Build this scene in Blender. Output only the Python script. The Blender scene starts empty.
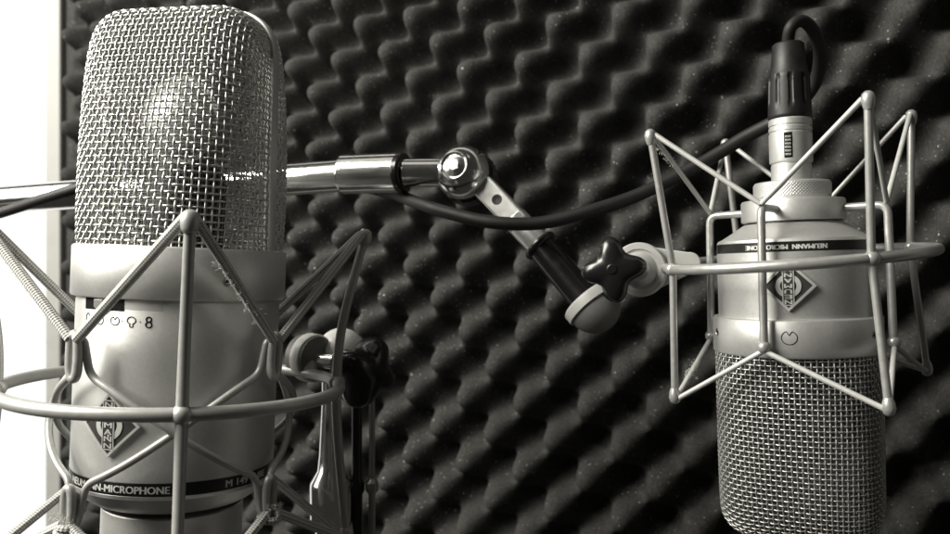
import bpy, math, random
from mathutils import Vector, Matrix
random.seed(7)
S = 0.01                                   # everything below is written in centimetres
PI = math.pi
sc = bpy.context.scene
COL = sc.collection
F = 800.0                                  # focal length in photo pixels (950 wide)
def at(px, py, y):                         # photo pixel + distance -> point in cm
    return Vector(((px-475)/F*y, y, (267-py)/F*y))

# ------------------------------------------------------------------ materials
MATS = {}
def mat(name, col=(.5,.5,.5), rough=.4, metal=0.0, noise=0.0, nscale=300, bump=0.0, bscale=900, spec=.5, coat=0.0):
    if name in MATS: return MATS[name]
    m = bpy.data.materials.new(name); m.use_nodes = True
    nt = m.node_tree; N = nt.nodes; L = nt.links
    b = N['Principled BSDF']
    b.inputs['Base Color'].default_value = (*col, 1)
    b.inputs['Roughness'].default_value = rough
    b.inputs['Metallic'].default_value = metal
    b.inputs['Specular IOR Level'].default_value = spec
    b.inputs['Coat Weight'].default_value = coat
    tc = N.new('ShaderNodeTexCoord')
    if noise:
        n = N.new('ShaderNodeTexNoise'); n.inputs['Scale'].default_value = nscale; n.inputs['Detail'].default_value = 5
        L.new(tc.outputs['Object'], n.inputs['Vector'])
        r = N.new('ShaderNodeMapRange'); r.inputs['To Min'].default_value = rough-noise; r.inputs['To Max'].default_value = rough+noise
        r.inputs['From Min'].default_value = .3; r.inputs['From Max'].default_value = .7
        L.new(n.outputs['Fac'], r.inputs['Value']); L.new(r.outputs['Result'], b.inputs['Roughness'])
        mx = N.new('ShaderNodeMapRange'); mx.inputs['From Min'].default_value = .3; mx.inputs['From Max'].default_value = .7
        mx.inputs['To Min'].default_value = .95; mx.inputs['To Max'].default_value = 1.04
        L.new(n.outputs['Fac'], mx.inputs['Value'])
        v = N.new('ShaderNodeVectorMath'); v.operation = 'SCALE'; v.inputs[0].default_value = col
        L.new(mx.outputs['Result'], v.inputs['Scale']); L.new(v.outputs['Vector'], b.inputs['Base Color'])
    if bump:
        n2 = N.new('ShaderNodeTexNoise'); n2.inputs['Scale'].default_value = bscale; n2.inputs['Detail'].default_value = 4
        L.new(tc.outputs['Object'], n2.inputs['Vector'])
        bp = N.new('ShaderNodeBump'); bp.inputs['Strength'].default_value = bump; bp.inputs['Distance'].default_value = .0002
        L.new(n2.outputs['Fac'], bp.inputs['Height']); L.new(bp.outputs['Normal'], b.inputs['Normal'])
    MATS[name] = m
    return m

nickel   = mat('satin_nickel', (.60,.60,.59), .44, .68, .015, 900, .10, 3500)
nickel2  = mat('satin_nickel_dark', (.36,.36,.355), .4, .85, .02, 900, .10, 3500)
wire_m   = mat('grille_wire', (.62,.62,.60), .33, .9)
wire_r   = mat('grille_wire_grey', (.47,.47,.46), .42, .8)
fine_r   = mat('inner_gauze_grey', (.26,.26,.25), .5, .7)
fine_m   = mat('inner_gauze', (.30,.30,.29), .45, .85)
framem   = mat('mount_lacquer', (.40,.40,.39), .42, .35, .04, 400, .1, 1800)
framer   = mat('mount_lacquer_pale', (.47,.47,.46), .36, .6, .04, 400, .1, 1800)
satin_c  = mat('satin_chrome', (.85,.85,.84), .33, .9, .03, 300)
chrome   = mat('chrome', (.88,.88,.87), .17, 1.0, .03, 300)
cream    = mat('grey_plastic', (.40,.40,.39), .45, 0, .05, 200, .1, 1500)
blackp   = mat('black_plastic', (.008,.008,.008), .24, 0, .04, 200)
blackm   = mat('black_matt', (.007,.007,.007), .5, 0, .05, 300)
rubber   = mat('cable_rubber', (.005,.005,.005), .6, 0, .05, 150, .2, 1200)
band_m   = mat('black_enamel', (.01,.01,.01), .35)
ink      = mat('engraving_ink', (.008,.008,.008), .8, spec=.1)
whitep   = mat('white_print', (.62,.62,.60), .5)
badge_g  = mat('badge_enamel', (.035,.035,.035), .6, spec=.25)
badge_m  = mat('badge_metal', (.80,.80,.78), .4, .6)
plate_m  = mat('slot_plate', (.62,.62,.61), .45, .6)
caps_m   = mat('capsule_gold', (.9,.9,.88), .42, .85)
cap_ring = mat('capsule_ring', (.45,.45,.43), .35, .6)
whitepl  = mat('lit_white_plastic', (.82,.82,.80), .3, 0, .03, 200)  # whitened to stand in for strong light on the stand's ball and rim
dome_m   = mat('dark_grey_plastic', (.15,.15,.146), .45, 0, .05, 300, .1, 1500)
jamb_m   = mat('window_paint', (.36,.36,.35), .5, 0, .05, 60)
wall_m   = mat('wall_paint', (.35,.35,.34), .8, 0, .05, 40)

def cord_mat(name, c1, c2):
    m = bpy.data.materials.new(name); m.use_nodes = True
    nt = m.node_tree; N = nt.nodes; L = nt.links; b = N['Principled BSDF']
    b.inputs['Roughness'].default_value = .75
    uv = N.new('ShaderNodeUVMap'); uv.uv_map = 'UVMap'
    sep = N.new('ShaderNodeSeparateXYZ'); L.new(uv.outputs['UV'], sep.inputs[0])
    def lin(a, bb):
        m1 = N.new('ShaderNodeMath'); m1.operation = 'MULTIPLY'; m1.inputs[1].default_value = a; L.new(sep.outputs['X'], m1.inputs[0])
        m2 = N.new('ShaderNodeMath'); m2.operation = 'MULTIPLY'; m2.inputs[1].default_value = bb; L.new(sep.outputs['Y'], m2.inputs[0])
        m3 = N.new('ShaderNodeMath'); m3.operation = 'ADD'; L.new(m1.outputs[0], m3.inputs[0]); L.new(m2.outputs[0], m3.inputs[1])
        s = N.new('ShaderNodeMath'); s.operation = 'SINE'; L.new(m3.outputs[0], s.inputs[0]); return s
    a = lin(2*PI/.20, 2*PI*4); c = lin(2*PI/.20, -2*PI*4)
    mul = N.new('ShaderNodeMath'); mul.operation = 'MULTIPLY'; L.new(a.outputs[0], mul.inputs[0]); L.new(c.outputs[0], mul.inputs[1])
    mr = N.new('ShaderNodeMapRange'); mr.inputs['From Min'].default_value = -.7; mr.inputs['From Max'].default_value = .6
    L.new(mul.outputs[0], mr.inputs['Value'])
    mx = N.new('ShaderNodeMix'); mx.data_type = 'RGBA'
    mx.inputs['A'].default_value = (*c1,1); mx.inputs['B'].default_value = (*c2,1)
    L.new(mr.outputs['Result'], mx.inputs['Factor']); L.new(mx.outputs['Result'], b.inputs['Base Color'])
    bp = N.new('ShaderNodeBump'); bp.inputs['Strength'].default_value = .8; bp.inputs['Distance'].default_value = .0003
    L.new(mr.outputs['Result'], bp.inputs['Height']); L.new(bp.outputs['Normal'], b.inputs['Normal'])
    return m
cord_m = cord_mat('braided_cord', (.24,.24,.23), (.66,.66,.64))
fuzz_m = mat('lint', (.55,.55,.52), .9)
cordr_m = mat('smooth_cord', (.50,.50,.49), .45, .2, .05, 500, .3, 3000)

# foam: dark grey, porous, dusted with lint specks
def foam_mat():
    m = bpy.data.materials.new('acoustic_foam'); m.use_nodes = True
    nt = m.node_tree; N = nt.nodes; L = nt.links; b = N['Principled BSDF']
    b.inputs['Roughness'].default_value = .95; b.inputs['Specular IOR Level'].default_value = .15
    tc = N.new('ShaderNodeTexCoord')
    n = N.new('ShaderNodeTexNoise'); n.inputs['Scale'].default_value = 520; n.inputs['Detail'].default_value = 6; n.inputs['Roughness'].default_value = .75
    L.new(tc.outputs['Object'], n.inputs['Vector'])
    n1 = N.new('ShaderNodeTexNoise'); n1.inputs['Scale'].default_value = 14; n1.inputs['Detail'].default_value = 3
    L.new(tc.outputs['Object'], n1.inputs['Vector'])
    r = N.new('ShaderNodeValToRGB')
    r.color_ramp.elements[0].position = .3; r.color_ramp.elements[0].color = (.026,.026,.025,1)
    r.color_ramp.elements[1].position = .7; r.color_ramp.elements[1].color = (.072,.072,.069,1)
    L.new(n.outputs['Fac'], r.inputs['Fac'])
    last = r.outputs['Color']
    for (s, rad, mn, v) in ((170, .13, .45, .65), (380, .21, .4, .45), (90, .06, .6, .8)):
        vo = N.new('ShaderNodeTexVoronoi'); vo.inputs['Scale'].default_value = s
        L.new(tc.outputs['Object'], vo.inputs['Vector'])
        lt = N.new('ShaderNodeMapRange'); lt.inputs['From Min'].default_value = rad*.45; lt.inputs['From Max'].default_value = rad
        lt.inputs['To Min'].default_value = 1; lt.inputs['To Max'].default_value = 0
        L.new(vo.outputs['Distance'], lt.inputs['Value'])
        sp = N.new('ShaderNodeSeparateColor'); L.new(vo.outputs['Color'], sp.inputs[0])
        g = N.new('ShaderNodeMapRange'); g.inputs['From Min'].default_value = mn; g.inputs['From Max'].default_value = 1
        L.new(sp.outputs[0], g.inputs['Value'])
        g2 = N.new('ShaderNodeMapRange'); g2.inputs['From Min'].default_value = .36; g2.inputs['From Max'].default_value = .58
        L.new(n1.outputs['Fac'], g2.inputs['Value'])
        mu = N.new('ShaderNodeMath'); mu.operation = 'MULTIPLY'; L.new(lt.outputs['Result'], mu.inputs[0]); L.new(g.outputs['Result'], mu.inputs[1])
        mu2 = N.new('ShaderNodeMath'); mu2.operation = 'MULTIPLY'; L.new(mu.outputs[0], mu2.inputs[0]); L.new(g2.outputs['Result'], mu2.inputs[1])
        mx = N.new('ShaderNodeMix'); mx.data_type = 'RGBA'
        L.new(mu2.outputs[0], mx.inputs['Factor']); L.new(last, mx.inputs['A']); mx.inputs['B'].default_value = (v,v,v*.97,1)
        last = mx.outputs['Result']
    L.new(last, b.inputs['Base Color'])
    bp = N.new('ShaderNodeBump'); bp.inputs['Strength'].default_value = .7; bp.inputs['Distance'].default_value = .0012
    L.new(n.outputs['Fac'], bp.inputs['Height']); L.new(bp.outputs['Normal'], b.inputs['Normal'])
    return m
foam_m = foam_mat()

# ------------------------------------------------------------------ mesh builder (world cm)
class MB:
    def __init__(s): s.v = []; s.f = []; s.uv = []
    def add(s, vs, fs, uvs=None):
        o = len(s.v); s.v += [Vector(v) for v in vs]; s.f += [tuple(o+i for i in f) for f in fs]
        s.uv += list(uvs) if uvs else [(0,0)]*len(vs)
    def tube(s, pts, r, sides=10, closed=False, caps=True, flat=1.0):
        pts = [Vector(p) for p in pts]; n = len(pts)
        rad = r if callable(r) else (lambda t: r)
        T = []
        for i in range(n):
            a = pts[(i-1) % n] if closed or i > 0 else pts[0]
            c = pts[(i+1) % n] if closed or i < n-1 else pts[-1]
            T.append((c-a).normalized())
        up = Vector((0,0,1)) if abs(T[0].z) < .9 else Vector((0,1,0))
        nrm = (up - T[0]*up.dot(T[0])).normalized()
        o = len(s.v); ln = 0
        for i in range(n):
            if i: ln += (pts[i]-pts[i-1]).length
            nrm = (nrm - T[i]*nrm.dot(T[i])).normalized(); bi = T[i].cross(nrm)
            rr = rad(i/max(1,n-1))
            for k in range(sides):
                a = 2*PI*k/sides
                s.v.append(pts[i] + (nrm*math.cos(a) + bi*math.sin(a)*flat)*rr); s.uv.append((ln, k/sides))
        m = n if closed else n-1
        for i in range(m):
            for k in range(sides):
                a = o+i*sides+k; b = o+i*sides+(k+1) % sides
                c = o+((i+1) % n)*sides+(k+1) % sides; d = o+((i+1) % n)*sides+k
                s.f.append((a,b,c,d))
        if caps and not closed:
            s.f.append(tuple(o+k for k in reversed(range(sides))))
            s.f.append(tuple(o+(n-1)*sides+k for k in range(sides)))
    def lathe(s, fr, prof, seg=64, a0=0.0, a1=2*PI, disp=None):
        full = abs(a1-a0-2*PI) < 1e-6; cols = seg if full else seg+1; o = len(s.v)
        for (r, z) in prof:
            for k in range(cols):
                a = a0+(a1-a0)*k/seg
                rr = r + (disp(a, z) if disp else 0)
                s.v.append(fr.cyl(rr, a, z)); s.uv.append((a*r, z))
        for i in range(len(prof)-1):
            for k in range(seg):
                k2 = (k+1) % cols
                s.f.append((o+i*cols+k, o+i*cols+k2, o+(i+1)*cols+k2, o+(i+1)*cols+k))
    def ball(s, c, r, seg=20, sq=(1,1,1)):
        c = Vector(c); o = len(s.v); rings = seg//2
        for i in range(rings+1):
            th = PI*i/rings
            for k in range(seg):
                a = 2*PI*k/seg
                s.v.append(c+Vector((math.sin(th)*math.cos(a)*sq[0], math.sin(th)*math.sin(a)*sq[1], math.cos(th)*sq[2]))*r); s.uv.append((0,0))
        for i in range(rings):
            for k in range(seg):
                s.f.append((o+i*seg+k, o+(i+1)*seg+k, o+(i+1)*seg+(k+1) % seg, o+i*seg+(k+1) % seg))
    def box(s, fn, x, y, z):
        vs = [fn(a,b,c) for a in x for b in y for c in z]
        s.add(vs, [(0,1,3,2),(4,6,7,5),(0,4,5,1),(2,3,7,6),(0,2,6,4),(1,5,7,3)])
    def build(s, name, m, parent=None, bevel=0, sharp=38, flatshade=False):
        me = bpy.data.meshes.new(name)
        off = Vector(parent['_loc']) if parent is not None else Vector((0,0,0))
        if parent is None and s.v:
            off = sum(s.v, Vector((0,0,0)))/len(s.v)
        me.from_pydata([tuple((v-off)*S) for v in s.v], [], s.f)
        uvl = me.uv_layers.new(name='UVMap')
        for li, lp in enumerate(me.loops): uvl.data[li].uv = s.uv[lp.vertex_index]
        import bmesh
        bm = bmesh.new(); bm.from_mesh(me)
        bmesh.ops.recalc_face_normals(bm, faces=bm.faces); bm.to_mesh(me); bm.free()
        if not flatshade:
            for p in me.polygons: p.use_smooth = True
            me.set_sharp_from_angle(angle=math.radians(sharp))
        me.materials.append(m)
        o = bpy.data.objects.new(name, me); COL.objects.link(o)
        if parent is not None: o.parent = parent
        else: o.location = off*S
        if bevel:
            md = o.modifiers.new('bevel', 'BEVEL'); md.width = bevel*S; md.segments = 3; md.limit_method = 'ANGLE'; md.angle_limit = math.radians(40)
        return o
LOCS = {}
class Root(dict): pass
def thing(name, label, cat, loc, group=None):
    o = bpy.data.objects.new(name, None); COL.objects.link(o)
    o.empty_display_size = .02; o.location = Vector(loc)*S
    o['label'] = label; o['category'] = cat
    if group: o['group'] = group
    o['_loc'] = list(loc)
    return o
def tag(o, label, cat, kind=None):
    o['label'] = label; o['category'] = cat
    if kind: o['kind'] = kind

def sub(child_of, o):                      # hang o (already built under the same thing) one level deeper
    o.parent = child_of
    return o

class Frame:
    def __init__(s, o, tow, up):
        s.o = Vector(o); s.up = Vector(up).normalized()
        t = Vector(tow); s.t = (t - s.up*t.dot(s.up)).normalized(); s.r = s.up.cross(s.t) * -1
        # right-hand side seen from the camera
        if s.r.x < 0: s.r = -s.r
    def __call__(s, x, y, z): return s.o + s.r*x + s.t*y + s.up*z
    def cyl(s, r, a, z): return s(r*math.sin(a), r*math.cos(a), z)
R_ = math.radians
def smooth(pts, n=8, closed=False):
    P = [Vector(p) for p in pts]; out = []
    m = len(P) if closed else len(P)-1
    for i in range(m):
        if closed: p0,p1,p2,p3 = P[(i-1)%len(P)],P[i],P[(i+1)%len(P)],P[(i+2)%len(P)]
        else: p0,p1,p2,p3 = P[max(i-1,0)],P[i],P[i+1],P[min(i+2,len(P)-1)]
        for k in range(n):
            t = k/n
            out.append(.5*((2*p1)+(-p0+p2)*t+(2*p0-5*p1+4*p2-p3)*t*t+(-p0+3*p1-3*p2+p3)*t**3))
    if not closed: out.append(P[-1])
    return out
def fillet(pts, rad, n=6):                 # polyline with rounded corners
    P = [Vector(p) for p in pts]; out = [P[0]]
    for i in range(1, len(P)-1):
        a, b, c = P[i-1], P[i], P[i+1]
        u = (a-b); v = (c-b); d = min(rad, u.length*.49, v.length*.49)
        s0 = b+u.normalized()*d; s1 = b+v.normalized()*d
        for k in range(n+1):
            t = k/n; out.append(s0*(1-t)**2 + b*2*t*(1-t) + s1*t*t)
    out.append(P[-1]); return out
def lin(a, b, n=2):
    a = Vector(a); b = Vector(b); return [a.lerp(b, i/(n-1)) for i in range(n)]

# text wrapped on a cylinder: returns MB
def text_mesh(body, size=1.0, bold=.02):
    cu = bpy.data.curves.new('lettering', 'FONT'); cu.body = body; cu.size = size; cu.align_x = 'CENTER'; cu.align_y = 'CENTER'
    cu.offset = bold; cu.resolution_u = 3; cu.extrude = 0.0
    o = bpy.data.objects.new('lettering', cu); COL.objects.link(o)
    dg = bpy.context.evaluated_depsgraph_get()
    me = bpy.data.meshes.new_from_object(o.evaluated_get(dg))
    vs = [v.co.copy() for v in me.vertices]; fs = [tuple(p.vertices) for p in me.polygons]
    bpy.data.objects.remove(o); bpy.data.curves.remove(cu); bpy.data.meshes.remove(me)
    return vs, fs
def wrap_text(mb, fr, body, r, a0, zc, width, height, flip=False):
    vs, fs = text_mesh(body, bold=0)
    x0 = min(v.x for v in vs); x1 = max(v.x for v in vs); y0 = min(v.y for v in vs); y1 = max(v.y for v in vs)
    for q, dx in enumerate((-.014, 0, .014)):      # three thin layers thicken the strokes
        out = []
        for v in vs:
            x = ((v.x-x0)/(x1-x0)-.5)*width+dx; y = ((v.y-y0)/(y1-y0)-.5)*height
            if flip: x, y = -x, -y
            out.append(fr.cyl(r+q*.002, a0+x/r, zc+y))
        mb.add(out, fs)

def patch(mb, fr, r, a0, a1, z0, z1, seg=24, t=.0):   # curved patch on a cylinder
    n = seg; o = len(mb.v)
    for k in range(n+1):
        a = a0+(a1-a0)*k/n
        mb.v += [fr.cyl(r, a, z0), fr.cyl(r, a, z1)]; mb.uv += [(0,0)]*2
    for k in range(n): mb.f.append((o+2*k, o+2*k+2, o+2*k+3, o+2*k+1))

def badge(root, fr, r, a0, zc, half, flip=False):
    """diamond badge bent round the body: base plate, raised rim, ring and stacked letters"""
    sg = -1 if flip else 1
    def P(x, y, h): return fr.cyl(r+h, a0+sg*x/r, zc+sg*y)
    h0 = .10
    m = MB(); n = 10
    rows = []                                # plate as rows of the diamond
    for i in range(-n, n+1):
        y = i/n*half; w = half-abs(y)
        rows.append([(w*(k/6-1), y) for k in range(13)])
    for h in (h0,):
        vs = [P(x,y,h) for row in rows for (x,y) in row]
        fs = [(i*13+k, i*13+k+1, (i+1)*13+k+1, (i+1)*13+k) for i in range(2*n) for k in range(12)]
        m.add(vs, fs)
    plate = m.build('badge', badge_g, root)
    e = MB(); N = 10; w = .085
    cor = [(half,0),(0,half),(-half,0),(0,-half)]
    ring_o = []; ring_i = []
    for q in range(4):
        a, b = cor[q], cor[(q+1)%4]
        for k in range(N):
            t = k/N; x = a[0]+(b[0]-a[0])*t; y = a[1]+(b[1]-a[1])*t
            ring_o.append((x,y)); ring_i.append((x*(1-w*1.4/half), y*(1-w*1.4/half)))
    M = len(ring_o)
    vs = [P(x,y,-.02) for x,y in ring_o] + [P(x,y,h0+.035) for x,y in ring_o] + [P(x,y,h0+.035) for x,y in ring_i] + [P(x,y,h0-.01) for x,y in ring_i]
    fs = [(j*M+k, j*M+(k+1)%M, (j+1)*M+(k+1)%M, (j+1)*M+k) for j in range(3) for k in range(M)]
    e.add(vs, fs); sub(plate, e.build('rim', badge_m, root, sharp=30))
    c = MB(); ro = half*.46; ri = half*.29; K = 40; h = h0+.025
    for (rr, hh) in ((ro, h0-.01),(ro, h),(ri, h),(ri, h0-.01)):
        for k in range(K):
            a = 2*PI*k/K; c.v.append(P(rr*math.cos(a), rr*math.sin(a), hh)); c.uv.append((0,0))
    for j in range(3):
        for k in range(K): c.f.append((j*K+k, j*K+(k+1)%K, (j+1)*K+(k+1)%K, (j+1)*K+k))
    sub(plate, c.build('circle', badge_m, root, sharp=30))
    # letter column
    s = MB(); hw = half*.175; hy = half*.74
    def stripbox(x0,x1,y0,y1,ha,hb):
        s.box(lambda x,y,z: P(x,y,z), (x0,x1),(y0,y1),(ha,hb))
    stripbox(-hw, hw, -hy, hy, h0+.0, h0+.03)
    st = sub(plate, s.build('letter_column', badge_g, root))
    b = MB(); t = .03
    for (x0,x1,y0,y1) in ((-hw-t,-hw,-hy-t,hy+t),(hw,hw+t,-hy-t,hy+t),(-hw,hw,hy,hy+t),(-hw,hw,-hy-t,-hy)):
        b.box(lambda x,y,z: P(x,y,z), (x0,x1),(y0,y1),(h0, h0+.045))
    word = 'NEUMANN'; step = 2*hy/len(word)
    for i, ch in enumerate(word):
        vs, fs = text_mesh(ch, bold=0)
        x0 = min(v.x for v in vs); x1 = max(v.x for v in vs); y0 = min(v.y for v in vs); y1 = max(v.y for v in vs)
        yc = hy-(i+.5)*step
        for q, dx in enumerate((-.012, .012)):
            b.add([P(((v.x-x0)/(x1-x0)-.5)*2*hw*.74+dx, yc+((v.y-y0)/(y1-y0)-.5)*step*.78, h0+.042+q*.003) for v in vs], fs)
    sub(plate, b.build('lettering', badge_m, root, flatshade=True))
    return plate

# ------------------------------------------------------------------ woven grille head
def section_table(n, b, K=400):
    """superellipse |w|^n+|q/b|^n=1 front half from w=-1 to 1, by arc length"""
    pts = []
    for i in range(K+1):
        th = -PI/2+PI*i/K
        pts.append((math.copysign(abs(math.sin(th))**(2/n), math.sin(th)), b*abs(math.cos(th))**(2/n)))
    L = [0]
    for i in range(K): L.append(L[-1]+math.hypot(pts[i+1][0]-pts[i][0], pts[i+1][1]-pts[i][1]))
    tot = L[-1]; out = []; j = 0; M = 200
    for i in range(M+1):
        s = tot*i/M
        while j < K-1 and L[j+1] < s: j += 1
        t = (s-L[j])/max(1e-9, L[j+1]-L[j])
        out.append((pts[j][0]+(pts[j+1][0]-pts[j][0])*t, pts[j][1]+(pts[j+1][1]-pts[j][1])*t))
    return out, tot
class Head:
    """fr: Frame with t = front of the mic, z0 base, sgn +1 up / -1 hanging"""
    def __init__(s, fr, z0, sgn, a, H, b0, b1, n0, n1, rc, m, a1=None):
        s.fr=fr; s.z0=z0; s.sgn=sgn; s.a=a; s.H=H; s.rc=rc; s.a1=a1 or a
        s.tabs=[section_table(n0+(n1-n0)*k/16, b0+(b1-b0)*k/16) for k in range(17)]
        # profile over the top by arc length
        K=600; pts=[]
        for i in range(K+1):
            ps=PI*i/K; pts.append((H*abs(math.sin(ps))**(2/m), math.copysign(abs(math.cos(ps))**(2/m), math.cos(ps))))
        L=[0]
        for i in range(K): L.append(L[-1]+math.hypot(pts[i+1][0]-pts[i][0], (pts[i+1][1]-pts[i][1])*a*(b0+b1)/2))
        s.plen=L[-1]; s.prof=[]; j=0; M=800
        for i in range(M+1):
            q=s.plen*i/M
            while j<K-1 and L[j+1]<q: j+=1
            t=(q-L[j])/max(1e-9,L[j+1]-L[j]); s.prof.append((pts[j][0]+(pts[j+1][0]-pts[j][0])*t, pts[j][1]+(pts[j+1][1]-pts[j][1])*t))
        s.clen=s.tabs[0][1]*a
    def loc(s, al, tau):                  # al,tau in 0..1 -> local (w,q,z)
        x=min(max(tau,0),1)*800; i=min(int(x),799); t=x-i
        zs=s.prof[i][0]+(s.prof[i+1][0]-s.prof[i][0])*t; Q=s.prof[i][1]+(s.prof[i+1][1]-s.prof[i][1])*t
        zf=zs/s.H; k=min(int(zf*16),15); kt=zf*16-k
        y=min(max(al,0),1)*200; j=min(int(y),199); jt=y-j
        def tv(T): return (T[j][0]+(T[j+1][0]-T[j][0])*jt, T[j][1]+(T[j+1][1]-T[j][1])*jt)
        A=tv(s.tabs[k][0]); B=tv(s.tabs[k+1][0])
        aa=s.a+(s.a1-s.a)*zf
        w=(A[0]+(B[0]-A[0])*kt)*aa; q=(A[1]+(B[1]-A[1])*kt)*s.a
        e=abs(w)-(aa-s.rc); zt=s.H if e<=0 else s.H-s.rc+math.sqrt(max(0,s.rc**2-e*e))
        z=zs-(s.H-zt)*zf**7
        if Q < 0: q *= 1-.5*zf**3
        return Vector((w, q*Q, z))
    def world(s, p): return s.fr(p.x, p.y, s.z0+s.sgn*p.z)
    def pt(s, al, tau, off=0, shrink=1.0):
        p=s.loc(al,tau); e=.004
        du=s.loc(min(al+e,1),tau)-s.loc(max(al-e,0),tau); dv=s.loc(al,min(tau+e,1))-s.loc(al,max(tau-e,0))
        n=du.cross(dv)
        if n.length<1e-9: n=Vector((0,1,0))
        n.normalize()
        c=Vector((0,0,s.H*.4))
        if n.dot(p-c)<0: n=-n
        return s.world(p+n*off)
    def woven(s, sp, r, amp):
        mb=MB(); ni=int(s.clen/sp); nj=int(s.plen/sp)
        sub_=4
        for i in range(1,ni):
            pts=[]
            for q in range(nj*sub_+1):
                j=q/sub_; pts.append(s.pt(i/ni, j/nj, amp*math.cos(PI*(i+j))))
            mb.tube(pts, r, 6, caps=False)
        for j in range(1,nj):
            pts=[]
            for q in range(2,(ni*sub_)-1):
                i=q/sub_; pts.append(s.pt(i/ni, j/nj, -amp*math.cos(PI*(i+j))))
            mb.tube(pts, r, 6, caps=False)
        return mb
    def gauze(s, sp, r, off):
        mb=MB(); ni=int(s.clen/sp); nj=int(s.plen/sp)
        for i in range(1,ni):
            mb.tube([s.pt(i/ni, q/90, off) for q in range(91)], r, 3, caps=False)
        for j in range(1,nj):
            mb.tube([s.pt(q/60, j/nj, off+r) for q in range(2,59)], r, 3, caps=False)
        return mb
    def arch(s, wdt, out, inn):
        """band along the seam between the front and the back gauze"""
        mb=MB(); path=[]
        for k in range(13): path.append((s.a+(s.a1-s.a)*k/12*(1-s.rc/s.H), (s.H-s.rc)*k/12, 1.0, 0.0))
        for k in range(1,13):
            t=PI/2*k/12; path.append((s.a1-s.rc+s.rc*math.cos(t), s.H-s.rc+s.rc*math.sin(t), math.cos(t), math.sin(t)))
        left=[(-x,z,-nx,nz) for (x,z,nx,nz) in reversed(path)]
        path=path+left; o=0
        for (x,z,nx,nz) in path:
            for (d,q) in ((-inn,-wdt),(out,-wdt),(out+.03,-wdt*.7),(out+.03,wdt*.7),(out,wdt),(-inn,wdt)):
                mb.v.append(s.world(Vector((x+nx*d, q, z+nz*d)))); mb.uv.append((0,0))
        for k in range(len(path)-1):
            for c in range(6):
                mb.f.append((k*6+c, k*6+(c+1)%6, (k+1)*6+(c+1)%6, (k+1)*6+c))
        return mb

def screw(fr, r, a, z, rad, root, name='screw', m=None):
    mb=MB(); c=fr.cyl(r, a, z); n=(fr.cyl(r+1,a,z)-c).normalized(); u=fr.up; w=n.cross(u)
    g=Frame(c, u, n); K=20
    prof=[(rad*.02,.0),(rad*.5,.005),(rad*.9,.0),(rad,.02),(rad,-.05)]
    mb.lathe(g, prof, K); o=mb.build(name, m or nickel2, root)
    cr=MB()
    for ang in (R_(20), R_(110)):
        d=u*math.cos(ang)+w*math.sin(ang); e=n.cross(d)
        cr.box(lambda x,y,zz: c+d*x+e*y+n*zz, (-rad*.6,rad*.6),(-rad*.1,rad*.1),(.003,.022))
    sub(o, cr.build('cross_slot', ink, root))
    return o

# ================================================================== LEFT MICROPHONE
CL = Vector((-11.42, 30.8, -4.55))
yawL = math.atan2(CL.x, CL.y)
towL = Vector((-math.sin(yawL), -math.cos(yawL), 0))
FL = Frame(CL, towL, (.038, 0, 1))
PH = R_(-34)                              # the way the badge faces
dirF = FL.t*math.cos(PH)+FL.r*math.sin(PH)
FLm = Frame(CL, dirF, FL.up)              # t = front of the microphone
FLm.r = FL.r*math.cos(PH)-FL.t*math.sin(PH)
micL = thing('studio_microphone', 'large silver studio microphone standing upright beside the bright window', 'microphone', tuple(CL+FL.up*-8))
headL = Head(FLm, 5.2, 1, 3.60, 8.95, 1.0, .60, 2.15, 4.2, 1.5, 6.5, 3.46)
wv = headL.woven(.245, .036, .030).build('grille', wire_m, micL, sharp=180)
sub(wv, headL.gauze(.12, .013, -.15).build('inner_gauze', fine_m, micL, sharp=180))
headL.arch(.24, .13, .10).build('grille_frame', nickel, micL)
mb = MB()
RC = 3.86; RB = 3.66
mb.lathe(FL, [(3.3,5.22),(3.7,5.26),(RC-.06,5.28),(RC,5.22),(RC,3.50),(RC-.05,3.44),(RB-.1,3.44)], 128)
col_ = mb.build('collar', nickel, micL, sharp=50)
mb = MB()
mb.lathe(FL, [(RB-.06,3.44),(RB,3.3),(RB,-2.80),(RB-.02,-2.82),(RB-.02,-3.25),(RB,-3.27),(RB-.03,-3.4),(3.3,-3.8),(2.9,-4.08),(2.62,-4.16)], 128)
bodyL = mb.build('body', nickel, micL, sharp=25)
mb = MB(); mb.lathe(FL, [(2.62,-4.14),(2.62,-4.32),(2.2,-4.32)], 96); mb.build('shadow_gap', blackm, micL)
mb = MB(); mb.lathe(FL, [(2.2,-4.32),(2.5,-4.35),(2.56,-4.42),(2.56,-6.2),(2.0,-8),(0.01,-8)], 96); mb.build('base', nickel, micL)
mb = MB(); mb.lathe(FL, [(RB+.004,-2.82),(RB+.004,-3.25)], 160)
bnd = mb.build('name_band', band_m, micL)
mb = MB()
wrap_text(mb, FL, 'NEUMANN-MICROPHONE', RB+.014, PH-R_(1), -3.035, 4.15, .25)
wrap_text(mb, FL, 'M 149 TUBE', RB+.014, R_(43), -3.035, 2.0, .25)
sub(bnd, mb.build('lettering', whitep, micL, flatshade=True))
badge(micL, FL, RB, PH-R_(1.5), -.86, 1.10)
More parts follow.
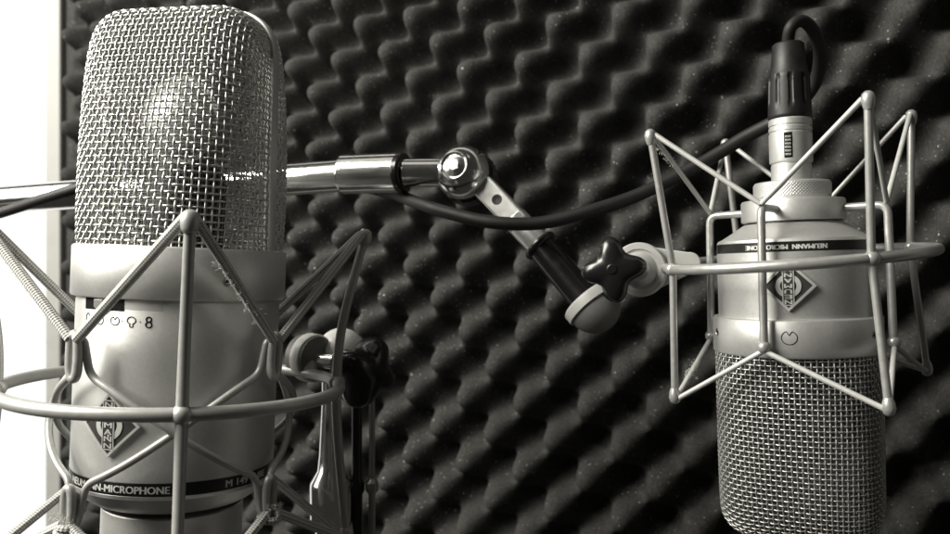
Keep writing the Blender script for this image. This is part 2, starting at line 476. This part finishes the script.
# pattern selector
mb = MB(); patch(mb, FL, RB+.006, R_(-60), R_(-10), 3.08, 3.42); sp_ = mb.build('selector_slot', plate_m, micL)
mb = MB(); patch(mb, FL, RB+.012, R_(-59), R_(-30), 3.02, 3.42); sub(sp_, mb.build('slot_opening', ink, micL))
mb = MB()
K_ = [(-.16,0),(.16,0),(.16,-.22),(0,-.36),(-.16,-.22)]
a_ = R_(-44)
vs = [FL.cyl(RB+h, a_+x*1.25/RB, 3.40+y*1.2) for h in (.0,.22) for (x,y) in K_]
mb.add(vs, [(0,1,2,3,4),(5,6,7,8,9)]+[(i,(i+1)%5,5+(i+1)%5,5+i) for i in range(5)])
sub(sp_, mb.build('lever', dome_m, micL, bevel=.03))
def curve_on(mb, fr, r, a0, z0, pts, w, closed=True, flip=False):
    sg=-1 if flip else 1
    P=[fr.cyl(r, a0+sg*x/r, z0+sg*y) for x,y in pts]
    mb.tube(P, w, 6, closed=closed, flat=1)
def ell(rx, ry, cx=0, cy=0, n=24): return [(cx+rx*math.cos(2*PI*k/n), cy+ry*math.sin(2*PI*k/n)) for k in range(n)]
mb = MB(); zs_ = 2.68; lw = .018
curve_on(mb, FL, RB, R_(-56), zs_, ell(.115,.19), lw)
curve_on(mb, FL, RB, R_(-45.5), zs_, ell(.145,.165), lw)
heart=[(.16*math.sin(t)*(1-math.cos(t))**.0*(1.15), .16*(math.cos(t))+(-.08 if False else 0)) for t in [2*PI*k/30 for k in range(30)]]
curve_on(mb, FL, RB, R_(-35.5), zs_, [( .17*math.sin(t), .15*math.cos(t)-(.11*math.exp(-(math.sin(t)/.25)**2) if math.cos(t)>0 else 0)) for t in [2*PI*k/36 for k in range(36)]], lw)
curve_on(mb, FL, RB, R_(-25.8), zs_, [(.15*math.sin(t), .04+.12*math.cos(t)) for t in [R_(160)-R_(320)*k/24 for k in range(25)]]+[(-.055,-.10),(-.06,-.15),(-.03,-.19),(.03,-.19),(.06,-.15),(.055,-.10)], lw)
curve_on(mb, FL, RB, R_(-16.5), zs_, ell(.085,.085,0,.095), lw*1.3)
curve_on(mb, FL, RB, R_(-16.5), zs_, ell(.10,.095,0,-.085), lw*1.3)
for a in (-51,-40.3,-31,-21): curve_on(mb, FL, RB, R_(a), zs_, ell(.012,.012,0,0,8), .012)
mb.build('pattern_symbols', ink, micL, sharp=180)
screw(FL, RC, R_(22), 4.12, .15, micL)
screw(FL, RB, R_(24.5), -2.2, .10, micL)
# capsule seen through the grille
cap = MB(); cc = FLm(0, 0, 5.0+5.1); g = Frame(cc, FLm.up, FLm.t)
cap.lathe(g, [(.01,1.35),(.7,1.28),(1.25,1.0),(1.45,.6),(1.45,-.5),(1.25,-.55),(.01,-.55)], 48)
cp = cap.build('capsule', caps_m, micL)
cr = MB(); cr.lathe(g, [(1.46,.6),(1.68,.6),(1.75,.5),(1.75,-.5),(1.68,-.6),(1.46,-.6),(1.46,.6)], 48)
sub(cp, cr.build('capsule_ring', cap_ring, micL))
cr = MB(); cr.lathe(FLm, [(1.5,5.2),(1.5,8.0),(1.3,8.35),(.01,8.4)], 32); sub(cp, cr.build('capsule_post_baffle', blackm, micL))  # post widened in black to block the boom's bright streak behind it
mb = MB(); mb.lathe(FL, [(0.01,5.3),(3.4,5.28),(3.4,5.2)], 64); mb.build('head_floor', blackm, micL)

# ================================================================== LEFT SHOCK MOUNT
mtL = thing('shock_mount', 'grey wire shock mount with fuzzy braided cords around the upright microphone', 'shock mount', tuple(CL), None)
RR = 6.12
mb = MB(); mb.tube([FL.cyl(RR, 2*PI*k/128, 0) for k in range(128)], .235, 16, closed=True); mb.build('ring', framem, mtL)
topL = {}; botL = {}
for a in (1, 90.5, 180, -90.5):
    A = R_(a); p = FL.cyl(RR, A, 0)
    t = FL.cyl(RR+.95, A, 6.05); b = FL.cyl(RR+.65, A, -6.3); topL[a]=t; botL[a]=b
    mb = MB(); mb.tube(smooth([b, FL.cyl(RR+.15,A,-2.4), p, FL.cyl(RR+.15,A,2.4), t], 6), lambda s: .205-.03*abs(2*s-1), 14)
    pole = mb.build('post', framem, mtL)
    e = MB(); e.ball(p, .35, 20, (1,1,.95)); sub(pole, e.build('joint', framem, mtL))
    for q in (t, b):
        e = MB(); e.tube([q-FL.up*.38, q-FL.up*.25, q, q+FL.up*.22, q+FL.up*.34], lambda s: [.19,.27,.30,.27,.12][round(s*4)], 16); sub(pole, e.build('end_cap', framem, mtL, sharp=70))
# inner cradle: hooks at +-45 degrees, crossing wires between them
RH = 4.28; hT = 2.1; hB = -4.15; wr = .135
hooks = (44, 134, 226, -46)
for i in range(4):
    a = R_(hooks[i]); b = R_(hooks[(i+1)%4])
    if b < a: b += 2*PI
    d = .085
    for (za, zb) in ((1,-1),(-1,1)):
        def ends(ang, top, side):
            z1 = hT if top else hB; z0 = hT-1.25 if top else hB+1.35
            return [FL.cyl(RH+.25, ang+side*.01, z1), FL.cyl(RH+.2, ang+side*(d-.02), z1-.06*(1 if top else -1)), FL.cyl(RH, ang+side*d, z0)]
        A0 = ends(a, za==1, 1); B0 = ends(b, zb==1, -1)
        mid = []
        for k in range(1,8):
            t = k/8; s = t*t*(3-2*t)*.35+t*.65
            ang = a+d+(b-a-2*d)*t; z0 = A0[2]; 
            za_ = (hT-1.25) if za==1 else (hB+1.35); zb_ = (hT-1.25) if zb==1 else (hB+1.35)
            rr = RH - .0*math.sin(PI*t) + (.10 if za==1 else -.06)*math.sin(PI*t)
            mid.append(FL.cyl(rr, ang, za_+(zb_-za_)*s))
        path = fillet(A0+mid+B0[::-1], .45, 5)
        mb = MB(); mb.tube(path, wr, 10); mb.build('cradle_wire', framem, mtL)
# link bars clasping the cords
def link(fr, ang, z0, z1, r, w, out, root, name='hook'):
    mb = MB(); n = 10; P=[]
    hh=(z1-z0)/2; zc=(z0+z1)/2
    for k in range(28):
        t=2*PI*k/28; x=w*math.cos(t); y=math.copysign(abs(math.sin(t))**.6, math.sin(t))*hh
        P.append(fr.cyl(out, ang+x/out, zc+y))
    mb.tube(P, r, 10, closed=True); return mb.build(name, framem, root)
for h in hooks:
    link(FL, R_(h), hT-1.35, hT+.14, .165, .19, RH+.33, mtL)
    link(FL, R_(h), hB-.15, hB+1.25, .16, .18, RH+.33, mtL)
def cord(root, p, q, r, m, name='elastic_cord', sag=0):
    mb = MB(); mb.tube(lin(p, q, 24), r, 12); return mb.build(name, m, root)
def fuzz(root_obj, root, p, q, n, t0, t1, ln=.22):
    mb = MB(); p=Vector(p); q=Vector(q)
    for _ in range(n):
        t = random.uniform(t0, t1); c = p.lerp(q, t)
        d = Vector([random.gauss(0,1) for _ in range(3)]).normalized(); d2 = Vector([random.gauss(0,1) for _ in range(3)]).normalized()
        l = ln*random.uniform(.2,.8)
        s0 = c+d*.1; s1 = s0+d*l*.6+d2*l*.35; s2 = s1+d2*l*.6-d*l*.2
        mb.tube(smooth([s0,s1,s2],4), .005, 3, caps=False)
    sub(root_obj, mb.build('loose_fibres', fuzz_m, root))
pairs = [(1,44),(1,-46),(90.5,44),(90.5,134),(180,134),(180,226),(-90.5,226),(-90.5,-46)]
for (pa, ha) in pairs:
    sd = R_(2.0) if ((ha-pa)%360) > 180 else R_(-2.0)
    hp = FL.cyl(RH+.38, R_(ha)+sd, hT-.02); hb = FL.cyl(RH+.38, R_(ha)+sd, hB+.02)
    t = topL[pa]; side = (hp-t); side.z=0; side.normalize()
    c = cord(mtL, t+side*.2+FL.up*.12, hp, .178, cord_m)
    if (pa,ha)==(1,44): fuzz(c, mtL, t, hp, 180, .3, .85, .28)
    elif (pa,ha)==(-90.5,-46): fuzz(c, mtL, t, hp, 260, .2, .98, .2)
    else: fuzz(c, mtL, t, hp, 60, .2, .95, .16)
    b_ = botL[pa]
    c = cord(mtL, b_+side*.2-FL.up*.1, hb, .178, cord_m)
    fuzz(c, mtL, b_, hb, 60, .5, 1.02, .25)
for ha in (-46, 44):                       # cord wound round the lower hooks
    for dz in (0,):
        c0 = FL.cyl(RH+.33, R_(ha), hB+.25)
        mb = MB(); P=[]
        for k in range(60):
            t = k/59*2*PI*1.2; P.append(FL.cyl(RH+.33+.3*math.cos(t), R_(ha)+.065*math.sin(t), hB-.02+k/59*.25*(-1)))
        mb.tube(P, .14, 10); c=mb.build('elastic_cord', cord_m, mtL)
        fuzz(c, mtL, FL.cyl(RH+.6,R_(ha)-.1,hB+.3), FL.cyl(RH+.6,R_(ha)+.1,hB+.2), 110, 0, 1, .15)

# ================================================================== RIGHT MICROPHONE (hangs head down)
CR = Vector((12.0, 30.1, 0))
yawR = math.atan2(CR.x, CR.y)
towR = Vector((-math.sin(yawR), -math.cos(yawR), 0))
FR = Frame(CR, towR, (-.027, 0, 1))
P2 = R_(-6)
FRm = Frame(CR, FR.t*math.cos(P2)+FR.r*math.sin(P2), FR.up); FRm.r = FR.r*math.cos(P2)-FR.t*math.sin(P2)
micR = thing('studio_microphone', 'smaller silver microphone hanging upside down with its grille at the bottom', 'microphone', tuple(FR(0,0,3)))
headR = Head(FRm, -3.05, -1, 2.86, 6.95, .97, .74, 2.2, 3.2, 1.1, 5.5, 2.8)
wv = headR.woven(.186, .029, .022).build('grille', wire_r, micR, sharp=180)
sub(wv, headR.gauze(.075, .0135, -.10).build('inner_gauze', fine_r, micR, sharp=180))
headR.arch(.17, .05, .08).build('grille_frame', nickel2, micR)
mb = MB(); mb.lathe(FR, [(0.01,-3.2),(2.6,-3.2),(2.6,-3.05)], 48); mb.build('head_floor', blackm, micR)
mb = MB(); mb.lathe(FR, [(2.7,-3.14),(2.92,-3.14),(2.98,-3.08),(2.98,-1.86),(2.93,-1.80),(2.70,-1.78)], 128); mb.build('collar', nickel, micR, sharp=50)
RD = 2.76
mb = MB(); mb.lathe(FR, [(RD,-1.8),(RD,.56),(RD-.02,.58),(RD-.02,.90),(RD,.92),(RD-.05,1.02),(RD-.25,1.12),(1.75,1.62),(1.5,1.64)], 128); mb.build('body', nickel, micR, sharp=22)
mb = MB(); mb.lathe(FR, [(RD+.004,.58),(RD+.004,.90)], 128); bnd = mb.build('name_band', band_m, micR)
mb = MB(); wrap_text(mb, FR, 'NEUMANN  MICROPHONE', RD+.014, P2+R_(0), .73, 2.78, .165, flip=True)
sub(bnd, mb.build('lettering', whitep, micR, flatshade=True))
badge(micR, FR, RD, P2+R_(2), -.62, .88, flip=True)
mb = MB(); curve_on(mb, FR, 2.98, P2+R_(2), -2.40, [( .255*math.sin(t), .235*math.cos(t)-(.15*math.exp(-(math.sin(t)/.22)**2) if math.cos(t)>0 else 0)) for t in [2*PI*k/48 for k in range(48)]], .016)
mb.build('cardioid_mark', ink, micR, sharp=180)
screw(FR, 2.98, R_(-66), -2.35, .14, micR); screw(FR, 2.98, R_(58), -2.4, .14, micR)
mb = MB(); mb.lathe(FR, [(1.5,1.64),(1.5,1.68),(1.80,1.70),(1.84,1.74),(1.84,2.44),(1.80,2.50),(1.3,2.52)], 96); mb.build('threaded_base', nickel, micR, sharp=40)
def kn(a, z):
    u = a*1.36/.0605; v = z/.0605
    if not (2.6 < z < 3.1): return 0
    return .012*abs(math.sin(PI*.5*(u+v)))*abs(math.sin(PI*.5*(u-v)))*2
mb = MB(); mb.lathe(FR, [(1.2,2.5),(1.34,2.52),(1.36,2.58)]+[(1.36,2.6+.5*k/26) for k in range(27)]+[(1.36,3.12),(1.32,3.18),(.7,3.2)], 520, disp=kn); mb.build('knurled_nut', nickel, micR, sharp=60)

# ================================================================== RIGHT SHOCK MOUNT
FM = Frame((12.0, 30.1, .33), towR, Vector((0,0,1)) - FR.r*.072 + towR*.055)
mtR = thing('shock_mount', 'silver wire shock mount with smooth cords around the upside down microphone', 'shock mount', tuple(FM.o))
RM = 4.72
mb = MB(); mb.tube([FM.cyl(RM, 2*PI*k/128, 0) for k in range(128)], .195, 16, closed=True); mb.build('ring', framer, mtR)
tops = {}; bots = {}
for a in (29, 118, 208, -63):
    A = R_(a); t = FM.cyl(RM+.42, A, 5.0); b = FM.cyl(RM+.3, A, -4.75); tops[a]=t; bots[a]=b
    mb = MB(); mb.tube(fillet([b, FM.cyl(RM-.02,A,0), t], .5, 6), .135, 14); pole = mb.build('post', framer, mtR)
    e = MB(); e.ball(FM.cyl(RM,A,0), .27, 18, (1,1,.95)); sub(pole, e.build('joint', framer, mtR))
    for q, sg in ((t,1),(b,-1)):
        e = MB(); e.tube([q-FM.up*.34*sg, q-FM.up*.2*sg, q, q+FM.up*.16*sg, q+FM.up*.24*sg], lambda s: [.14,.19,.22,.18,.08][round(s*4)], 14); sub(pole, e.build('end_cap', framer, mtR, sharp=70))
RI = 3.28; zT = 2.12; zB = -2.72
inn = (-18, 72, 162, 252)
for a in inn:
    A = R_(a); mb = MB()
    mb.tube(fillet([FR.cyl(1.82,A,zT), FR.cyl(RI-.02,A,zT), FR.cyl(RI+.05,A,zB)], .35, 6), .145, 12)
    w_ = mb.build('cradle_wire', framer, mtR)
    e = MB(); q = FR.cyl(RI+.06,A,zB); e.tube([q+FR.up*.2, q+FR.up*.1, q-FR.up*.08, q-FR.up*.2], lambda s: [.15,.22,.22,.12][round(s*3)], 14); sub(w_, e.build('foot', framer, mtR, sharp=70))
for (pa, ha) in ((29,-18),(29,72),(118,72),(118,162),(208,162),(208,252),(-63,252),(-63,-18)):
    hp = FR.cyl(RI-.05, R_(ha), zT+.12); hb = FR.cyl(RI+.08, R_(ha), zB-.12)
    sd = (hp-tops[pa]); sd.z = 0; sd.normalize()
    sx = FR.t.cross(FR.up)*0
    c = cord(mtR, tops[pa]+sd*.17+FM.up*.02, hp-sd*.02+FR.cyl(0,0,0)*0, .095, cordr_m)
    sd = (hb-bots[pa]); sd.z = 0; sd.normalize()
    c2 = cord(mtR, bots[pa]+sd*.15-FM.up*.02, hb-sd*.02, .095, cordr_m)
    if (pa,ha)==(-63,252):
        fuzz(c, mtR, tops[pa], hp, 120, .05, .35, .14); fuzz(c2, mtR, bots[pa], hb, 120, .3, .6, .14)

# bracket plate joining the ring to the swivel
def lobed(mb, g, lobes, r0, r1, prof, K=120, ph=0):
    o=len(mb.v)
    for (s,h) in prof:
        for k in range(K):
            a=2*PI*k/K; c=.5+.5*math.cos(lobes*(a-ph)); r=(r0+(r1-r0)*c**1.15)*s
            mb.v.append(g.cyl(r,a,h)); mb.uv.append((0,0))
    for i in range(len(prof)-1):
        for k in range(K): mb.f.append((o+i*K+k, o+i*K+(k+1)%K, o+(i+1)*K+(k+1)%K, o+(i+1)*K+k))
    mb.f.append(tuple(o+k for k in range(K))); mb.f.append(tuple(o+(len(prof)-1)*K+k for k in range(K)))
cD = at(640, 270, 31.9)                   # big disc of the swivel
axD = Vector((-.30, -.95, .03)).normalized()
gD = Frame(cD, (0,0,1), axD)
pe = at(690, 263, 31.6)
mb = MB()
d = (pe-cD); d = (d-axD*d.dot(axD)); L_ = d.length; d.normalize(); e_ = axD.cross(d)
n=20; out=[]
for k in range(n+1):
    t = PI/2+PI*k/n; out.append((1.02*math.cos(t), 1.02*math.sin(t)))
for k in range(n+1):
    t = -PI/2+PI*k/n; out.append((L_+.42*math.cos(t), .42*math.sin(t)))
vs=[cD+d*x+e_*y+axD*h for h in (-.35,.05) for x,y in out]; M=len(out)
mb.add(vs, [tuple(range(M)), tuple(range(M,2*M))]+[(i,(i+1)%M,M+(i+1)%M,M+i) for i in range(M)])
mb.build('bracket_plate', cream, mtR, bevel=.05)
mb = MB(); mb.lathe(gD, [(1.06,.05),(1.08,.1),(1.08,.42),(1.02,.5),(.82,.52),(.78,.47),(.7,.47),(.45,.75),(.45,1.0),(.01,1.0)], 64); mb.build('swivel_disc', cream, mtR)
mb = MB(); gb=Frame(pe-axD*.35,(0,0,1),axD); mb.lathe(gb, [(.3,0),(.42,.05),(.42,.5),(.3,.55),(.01,.55)], 32); mb.build('bracket_boss', framer, mtR)

# ================================================================== BOOM ARM
boom = thing('boom_arm', 'chrome and black boom arm reaching across behind both microphones', 'boom arm', tuple(at(463,172,36.5)))
def tubeobj(root, name, p, q, r, m, n=2, sides=32, bevel=0):
    mb = MB(); mb.tube(lin(p,q,n), r, sides); return mb.build(name, m, root, bevel=bevel)
bl0, bl1 = at(-70,205,45.5), at(352,175,37.6)
tubeobj(boom, 'main_tube', bl0, bl1, .76, chrome, sides=48)
u = (bl1-bl0).normalized()
sl0 = at(343,174.5,37.6); sl1 = at(402,172.5,36.7)
tubeobj(boom, 'sleeve', sl0, sl1, .92, chrome, bevel=.06)
tubeobj(boom, 'rubber_ring', at(398,173,36.75), at(406,172.6,36.6), .93, blackp, bevel=.12)
tubeobj(boom, 'neck', at(403,173,36.6), at(450,172.5,36.4), .66, chrome, bevel=.05)
cB = at(462,172,36.2)
axB = Vector((-.36,-.91,.20)).normalized(); gB = Frame(cB, (0,0,1), axB)
mb = MB()
prof=[(.01,1.16)]+[(1.22*math.sin(t),-.1+1.22*math.cos(t)*.85) for t in [R_(x) for x in (52,60,68,76,84,90)]]
prof=[(.01,.90),(.30,.90),(.34,.88),(.50,.84),(.56,.93),(.62,.96)]+[(1.24*math.sin(R_(x)),-.12+1.22*math.cos(R_(x))) for x in range(32,91,5)]+[(1.22,-.35),(1.15,-.45),(.01,-.45)]
mb.lathe(gB, prof, 64); jb = mb.build('joint_knuckle', chrome, boom, sharp=60)
mb = MB(); hx=[gB.cyl(.27, 2*PI*k/6, .86) for k in range(6)]+[gB.cyl(.25, 2*PI*k/6, 1.04) for k in range(6)]
mb.add(hx, [tuple(range(6,12))]+[(i,(i+1)%6,6+(i+1)%6,6+i) for i in range(6)]); sub(jb, mb.build('bolt', chrome, boom, bevel=.03))
mb = MB(); mb.lathe(gB, [(.01,-.45),(1.2,-.46),(1.28,-.55),(1.28,-1.2),(1.1,-1.35),(.01,-1.35)], 64, disp=lambda a,z: .03*math.sin(30*a) if z<-.5 else 0); mb.build('toothed_washer', blackp, boom)
# forked link going down to the right
p0 = at(470,172,36.4); p1 = at(541,246,35.0)
ax = (p1-p0).normalized(); nn = Vector((-.47,-.83,.28)); nn = nn-ax*nn.dot(ax); nn.normalize(); ww = ax.cross(nn)
L1 = (p1-p0).length
mb = MB(); mb.box(lambda x,y,z: p0+ax*x+ww*y+nn*z, (.9, L1-1.3), (-.52,.52), (-.5,.42)); fk = mb.build('fork', satin_c, boom, bevel=.10)
mb = MB(); g2 = Frame(p0+ax*2.0+nn*.42+ww*-.05, ax, nn); mb.lathe(g2, [(.01,.002),(.17,.004),(.2,.012),(.24,.004)], 24); sub(fk, mb.build('screw', blackm, boom))
tubeobj(boom, 'socket', p0+ax*(L1-1.75), p1+ax*.2, .58, satin_c, bevel=.05)
tubeobj(boom, 'rubber_ring', p0+ax*(L1-.18), p0+ax*(L1+.14), .80, blackp, bevel=.12)
p2 = at(590,305,33.8)
tubeobj(boom, 'lower_tube', p1, p2, .66, blackp)
a2 = (p2-p1).normalized(); gC = Frame(at(592,305,33.8), (0,0,1), a2)
gC.t = (Vector((0,0,1))-a2*a2.z).normalized(); gC.r = a2.cross(gC.t)
mb = MB(); mb.lathe(gC, [(.7,-.36),(1.12,-.36),(1.20,-.30),(1.22,-.24),(1.22,.10),(1.19,.12),(1.13,.13)], 48)
mb.build('cap_ring', cream, boom)
mb = MB(); mb.lathe(gC, [(1.12*math.cos(R_(x)), .12+1.12*math.sin(R_(x))) for x in range(0,91,9)], 48); mb.build('dome_cap', dome_m, boom)
cK = cD+axD*1.5+Vector((-.85,0,-0.02))
gK = Frame(cK, (0,0,1), axD)
knob_prof = [(.5,-.42),(.85,-.38),(.96,-.18),(1,0),(.97,.18),(.86,.34),(.6,.42),(.35,.46)]
mb = MB(); lobed(mb, gK, 4, .80, 1.27, knob_prof, ph=R_(-8)); kb = mb.build('star_knob', blackp, boom, sharp=80)
sub(kb, tubeobj(boom, 'bolt', cK+axD*-.9, cK+axD*.5, .2, blackp, bevel=.04))
# clamp body between dome and knob
tubeobj(boom, 'clamp_stub', at(592,304,33.7), cD-axD*.2, .45, blackm)

# ================================================================== STAND AT THE LEFT MOUNT
st = thing('microphone_stand', 'chrome stand with black star knob behind the upright microphone', 'microphone stand', tuple(at(340,620,37)))
mb = MB(); cS = at(341,352,37.2)
mb.ball(cS, 1.12, 28); mb.build('ball_head', whitepl, st)
axS = Vector((.78,-.62,-.05)).normalized(); gS = Frame(at(313,358,36.2), (0,0,1), axS)
mb = MB(); mb.lathe(gS, [(.01,.40),(.92,.40),(1.0,.34),(1.0,-.75),(.9,-.8),(.01,-.8)], 48); mb.build('swivel_disc', dome_m, st)
mb = MB(); mb.lathe(gS, [(1.0,-.35),(1.06,-.34),(1.10,-.3),(1.10,.14),(1.07,.2),(1.0,.22)], 48); mb.build('disc_rim', whitepl, st)
tubeobj(st, 'bolt', at(316,360,36.0), at(350,363,35.2), .36, chrome, bevel=.04)
mb = MB(); mb.ball(at(345,364,35.0), .66, 24); mb.build('ball_nut', chrome, st)
gk = Frame(at(365,372,34.9), (0,0,1), Vector((.80,-.60,.0)).normalized())
mb = MB(); lobed(mb, gk, 4, 1.05, 1.62, [(x,y*1.9) for x,y in knob_prof], ph=R_(25)); mb.build('star_knob', blackp, st, sharp=80)
gT = Frame(at(333,534,37), (0,-1,0), (.0,0,1))
def zz(py): return (534-py)/F*37
def xx(px): return (px-333)/F*37
mb = MB(); gT.o = at(331,534,37)
mb.lathe(gT, [(.42,zz(380)),(.42,zz(400)),(.55,zz(455)),(.62,zz(470)),(.95,zz(482)),(.98,zz(487)),(.98,zz(522)),(.9,zz(526)),(.72,zz(528)),(.72,zz(640)),(.01,zz(640))], 40); mb.build('chrome_shaft', chrome, st)
mb = MB(); g5=Frame(at(357,534,37.4),(0,-1,0),(0,0,1)); mb.lathe(g5, [(.24,zz(385)),(.24,zz(478)),(.36,zz(482)),(.36,zz(490)),(.26,zz(494)),(.26,zz(640))], 32); mb.build('black_tube', blackp, st)
mb = MB(); g5=Frame(at(372,534,37.2),(0,-1,0),(0,0,1)); mb.lathe(g5, [(.14,zz(385)),(.14,zz(478)),(.3,zz(482)),(.3,zz(490)),(.16,zz(494)),(.16,zz(640))], 20); mb.build('guide_rod', nickel2, st)
tubeobj(st, 'mount_arm', at(313,358,36.2), FL.cyl(RR, R_(118), 0), .3, cream)

# ================================================================== CABLE
cab = thing('microphone_cable', 'black rubber cable looping into the top of the upside down microphone', 'cable', tuple(FR(0,0,5.6)))
pts = [at(-60,230,43.5),at(0,213,42.2),at(40,200,41.2),at(85,186,40.6),at(115,178,42.2),at(160,180,42.6),at(230,184,41.6),at(300,183,40.4),at(350,185,39.6),at(390,193,38.2),at(418,203,36.0),at(445,212,34.8),at(490,222,33.8),at(540,223,33.6),at(590,211,33.6),at(640,194,33.8),at(700,164,33.8),at(745,137,33.4),at(785,115,32.6),at(812,88,31.8),at(820,58,30.9),at(815,34,30.2),at(803,21,29.9),at(791,27,29.8),FR(-.0,0,8.35),FR(0,0,7.6)]
mb = MB(); mb.tube(smooth(pts, 10), lambda q: .285-.055*min(1,max(0,(q-.7)/.15)), 14); mb.build('cord', rubber, cab)
def rib(a, z):
    k = int(((a/(2*PI)*10) % 1.0) < .28)
    return -.05 if (k and 5.95 < z < 7.2) else 0
mb = MB(); mb.lathe(FR, [(.5,5.55),(.74,5.56),(.78,5.62)]+[(.78-.05*k/12, 5.7+1.5*k/12) for k in range(13)]+[(.70,7.25),(.62,7.6),(.57,8.35),(.5,8.42),(.3,8.42)], 120, disp=rib); plug = mb.build('strain_relief', blackm, cab, sharp=50)
mb = MB(); mb.lathe(FR, [(.6,3.15),(.72,3.2),(.72,3.8),(.70,3.83),(.70,3.88),(.76,3.92),(.77,3.96),(.77,5.0),(.74,5.03),(.74,5.07),(.77,5.10),(.77,5.22),(.74,5.25),(.74,5.29),(.77,5.32),(.77,5.5),(.72,5.58),(.5,5.6)], 80); cn = mb.build('connector', nickel, cab, sharp=30)
lt = MB()
for k in range(6):
    z = 4.12+k*.13
    lt.box(lambda x,y,zq: FR.cyl(.77+y, R_(-6)+x/.77, zq), (-.10,.10),(-.02,.055),(z,z+.085))
sub(cn, lt.build('latch', nickel2, cab, bevel=.015))
lt = MB(); patch(lt, FR, .775, R_(-6)-.19, R_(-6)+.19, 4.04, 4.98, 8); sub(cn, lt.build('latch_recess', ink, cab))

# ================================================================== SETTING: foam, window, wall
th = R_(30); u3 = Vector((math.cos(th), -math.sin(th), 0)); n3 = Vector((-math.sin(th), -math.cos(th), 0)); W0 = Vector((0, 52.5, 0))
PT = 4.2; PHT = 0.0; PHZ = 0.0
t0, t1, z0, z1 = -44.7, 46, -34, 34; st_ = .24
nt_ = int((t1-t0)/st_); nz_ = int((z1-z0)/st_)
fm = MB()
from mathutils import noise as mn
for i in range(nt_+1):
    t = t0+i*st_
    for j in range(nz_+1):
        z = z0+j*st_
        s = math.cos(2*PI*(t-PHT)/PT)*math.cos(2*PI*(z-PHZ)/PT)
        w = mn.noise(Vector((t*.12, z*.12, 3)))*.22 + mn.noise(Vector((t*.6, z*.6, 9)))*.07
        s = .35*s+.65*math.sin(PI/2*s)
        fade = min(1, max(0, (t-t0-.6)/2.2)); fade = fade*fade*(3-2*fade)
        h = (1.75*(s*(1+w)) + w*.8)*fade - .5*(1-fade)
        fm.v.append(W0+u3*t+n3*h+Vector((0,0,z))); fm.uv.append((0,0))
R1 = nz_+1
for i in range(nt_):
    for j in range(nz_): fm.f.append((i*R1+j, (i+1)*R1+j, (i+1)*R1+j+1, i*R1+j+1))
# solid edges and back
bk = -3.0
def P3(t,h,z): return W0+u3*t+n3*h+Vector((0,0,z))
o = len(fm.v)
for i in range(nt_+1): fm.v.append(P3(t0+i*st_, bk, z0)); fm.uv.append((0,0))
for i in range(nt_+1): fm.v.append(P3(t0+i*st_, bk, z0+nz_*st_)); fm.uv.append((0,0))
for i in range(nt_):
    fm.f.append((i*R1, (i+1)*R1, o+i+1, o+i)); fm.f.append((i*R1+nz_, (i+1)*R1+nz_, o+nt_+1+i+1, o+nt_+1+i))
q = len(fm.v)
for j in range(nz_+1): fm.v.append(P3(t0, bk, z0+j*st_)); fm.uv.append((0,0))
for j in range(nz_): fm.f.append((j, j+1, q+j+1, q+j))
fo = fm.build('acoustic_foam', foam_m, None, sharp=180)
tag(fo, 'dark egg crate acoustic foam covering the wall behind the microphones', 'acoustic foam')
mb = MB(); mb.box(P3, (t0+1, t1+60), (-8, -3.05), (-60, 60)); w_ = mb.build('wall', wall_m); w_['kind'] = 'structure'

win = thing('window', 'bright window with pale grey frame at the far left edge', 'window', tuple(Vector((-60,86,-40))))
def W(x,y,z): return Vector((x,y,z))
mb = MB(); mb.box(W, (-40.2,-38.75), (74.8,76), (-45,45)); mb.build('frame', jamb_m, win, bevel=.2)
pm = bpy.data.materials.new('daylight_pane'); pm.use_nodes = True
b = pm.node_tree.nodes['Principled BSDF']; b.inputs['Base Color'].default_value = (.15,.15,.15,1)
b.inputs['Emission Color'].default_value = (1,1,.96,1); b.inputs['Emission Strength'].default_value = .90
mb = MB(); mb.box(W, (-95,-40.3), (84,84.6), (-45,45)); mb.build('pane', pm, win)

# ================================================================== LIGHT
wd = bpy.data.worlds.new('World'); sc.world = wd; wd.use_nodes = True
bg = wd.node_tree.nodes['Background']; bg.inputs['Color'].default_value = (1,.965,.85,1); bg.inputs['Strength'].default_value = .027
def area(name, loc, look, sx, sy, power, col=(1,.965,.87)):
    l = bpy.data.lights.new(name, 'AREA'); l.shape = 'RECTANGLE'; l.size = sx*S; l.size_y = sy*S; l.energy = power; l.color = col
    o = bpy.data.objects.new(name, l); COL.objects.link(o); o.location = Vector(loc)*S
    o.rotation_euler = (Vector(look)-Vector(loc)).to_track_quat('-Z','Y').to_euler()
    return o
area('window_light', (-95, 22, 42), (-8, 34, -2), 60, 80, 8.0)
area('side_window_light', (-70, 2, 52), (-4, 32, 0), 45, 55, 19.0)
area('ceiling_light', (-15, 10, 110), (0, 35, 0), 120, 40, 0.9)

# ================================================================== CAMERA
cam = bpy.data.cameras.new('camera'); co = bpy.data.objects.new('camera', cam); COL.objects.link(co)
co.location = (0,0,0); co.rotation_euler = (PI/2, 0, 0)
cam.sensor_width = 36; cam.lens = F/950*36; cam.clip_start = .01; cam.clip_end = 50
cam.dof.use_dof = True; cam.dof.focus_distance = .285; cam.dof.aperture_fstop = 16
sc.camera = co
sc.view_settings.view_transform = 'Standard'; sc.view_settings.look = 'None'; sc.view_settings.exposure = 0; sc.view_settings.gamma = 1
sc.render.resolution_x = 1024; sc.render.resolution_y = 576
for o in list(bpy.data.objects):
    if '_loc' in o: del o['_loc']
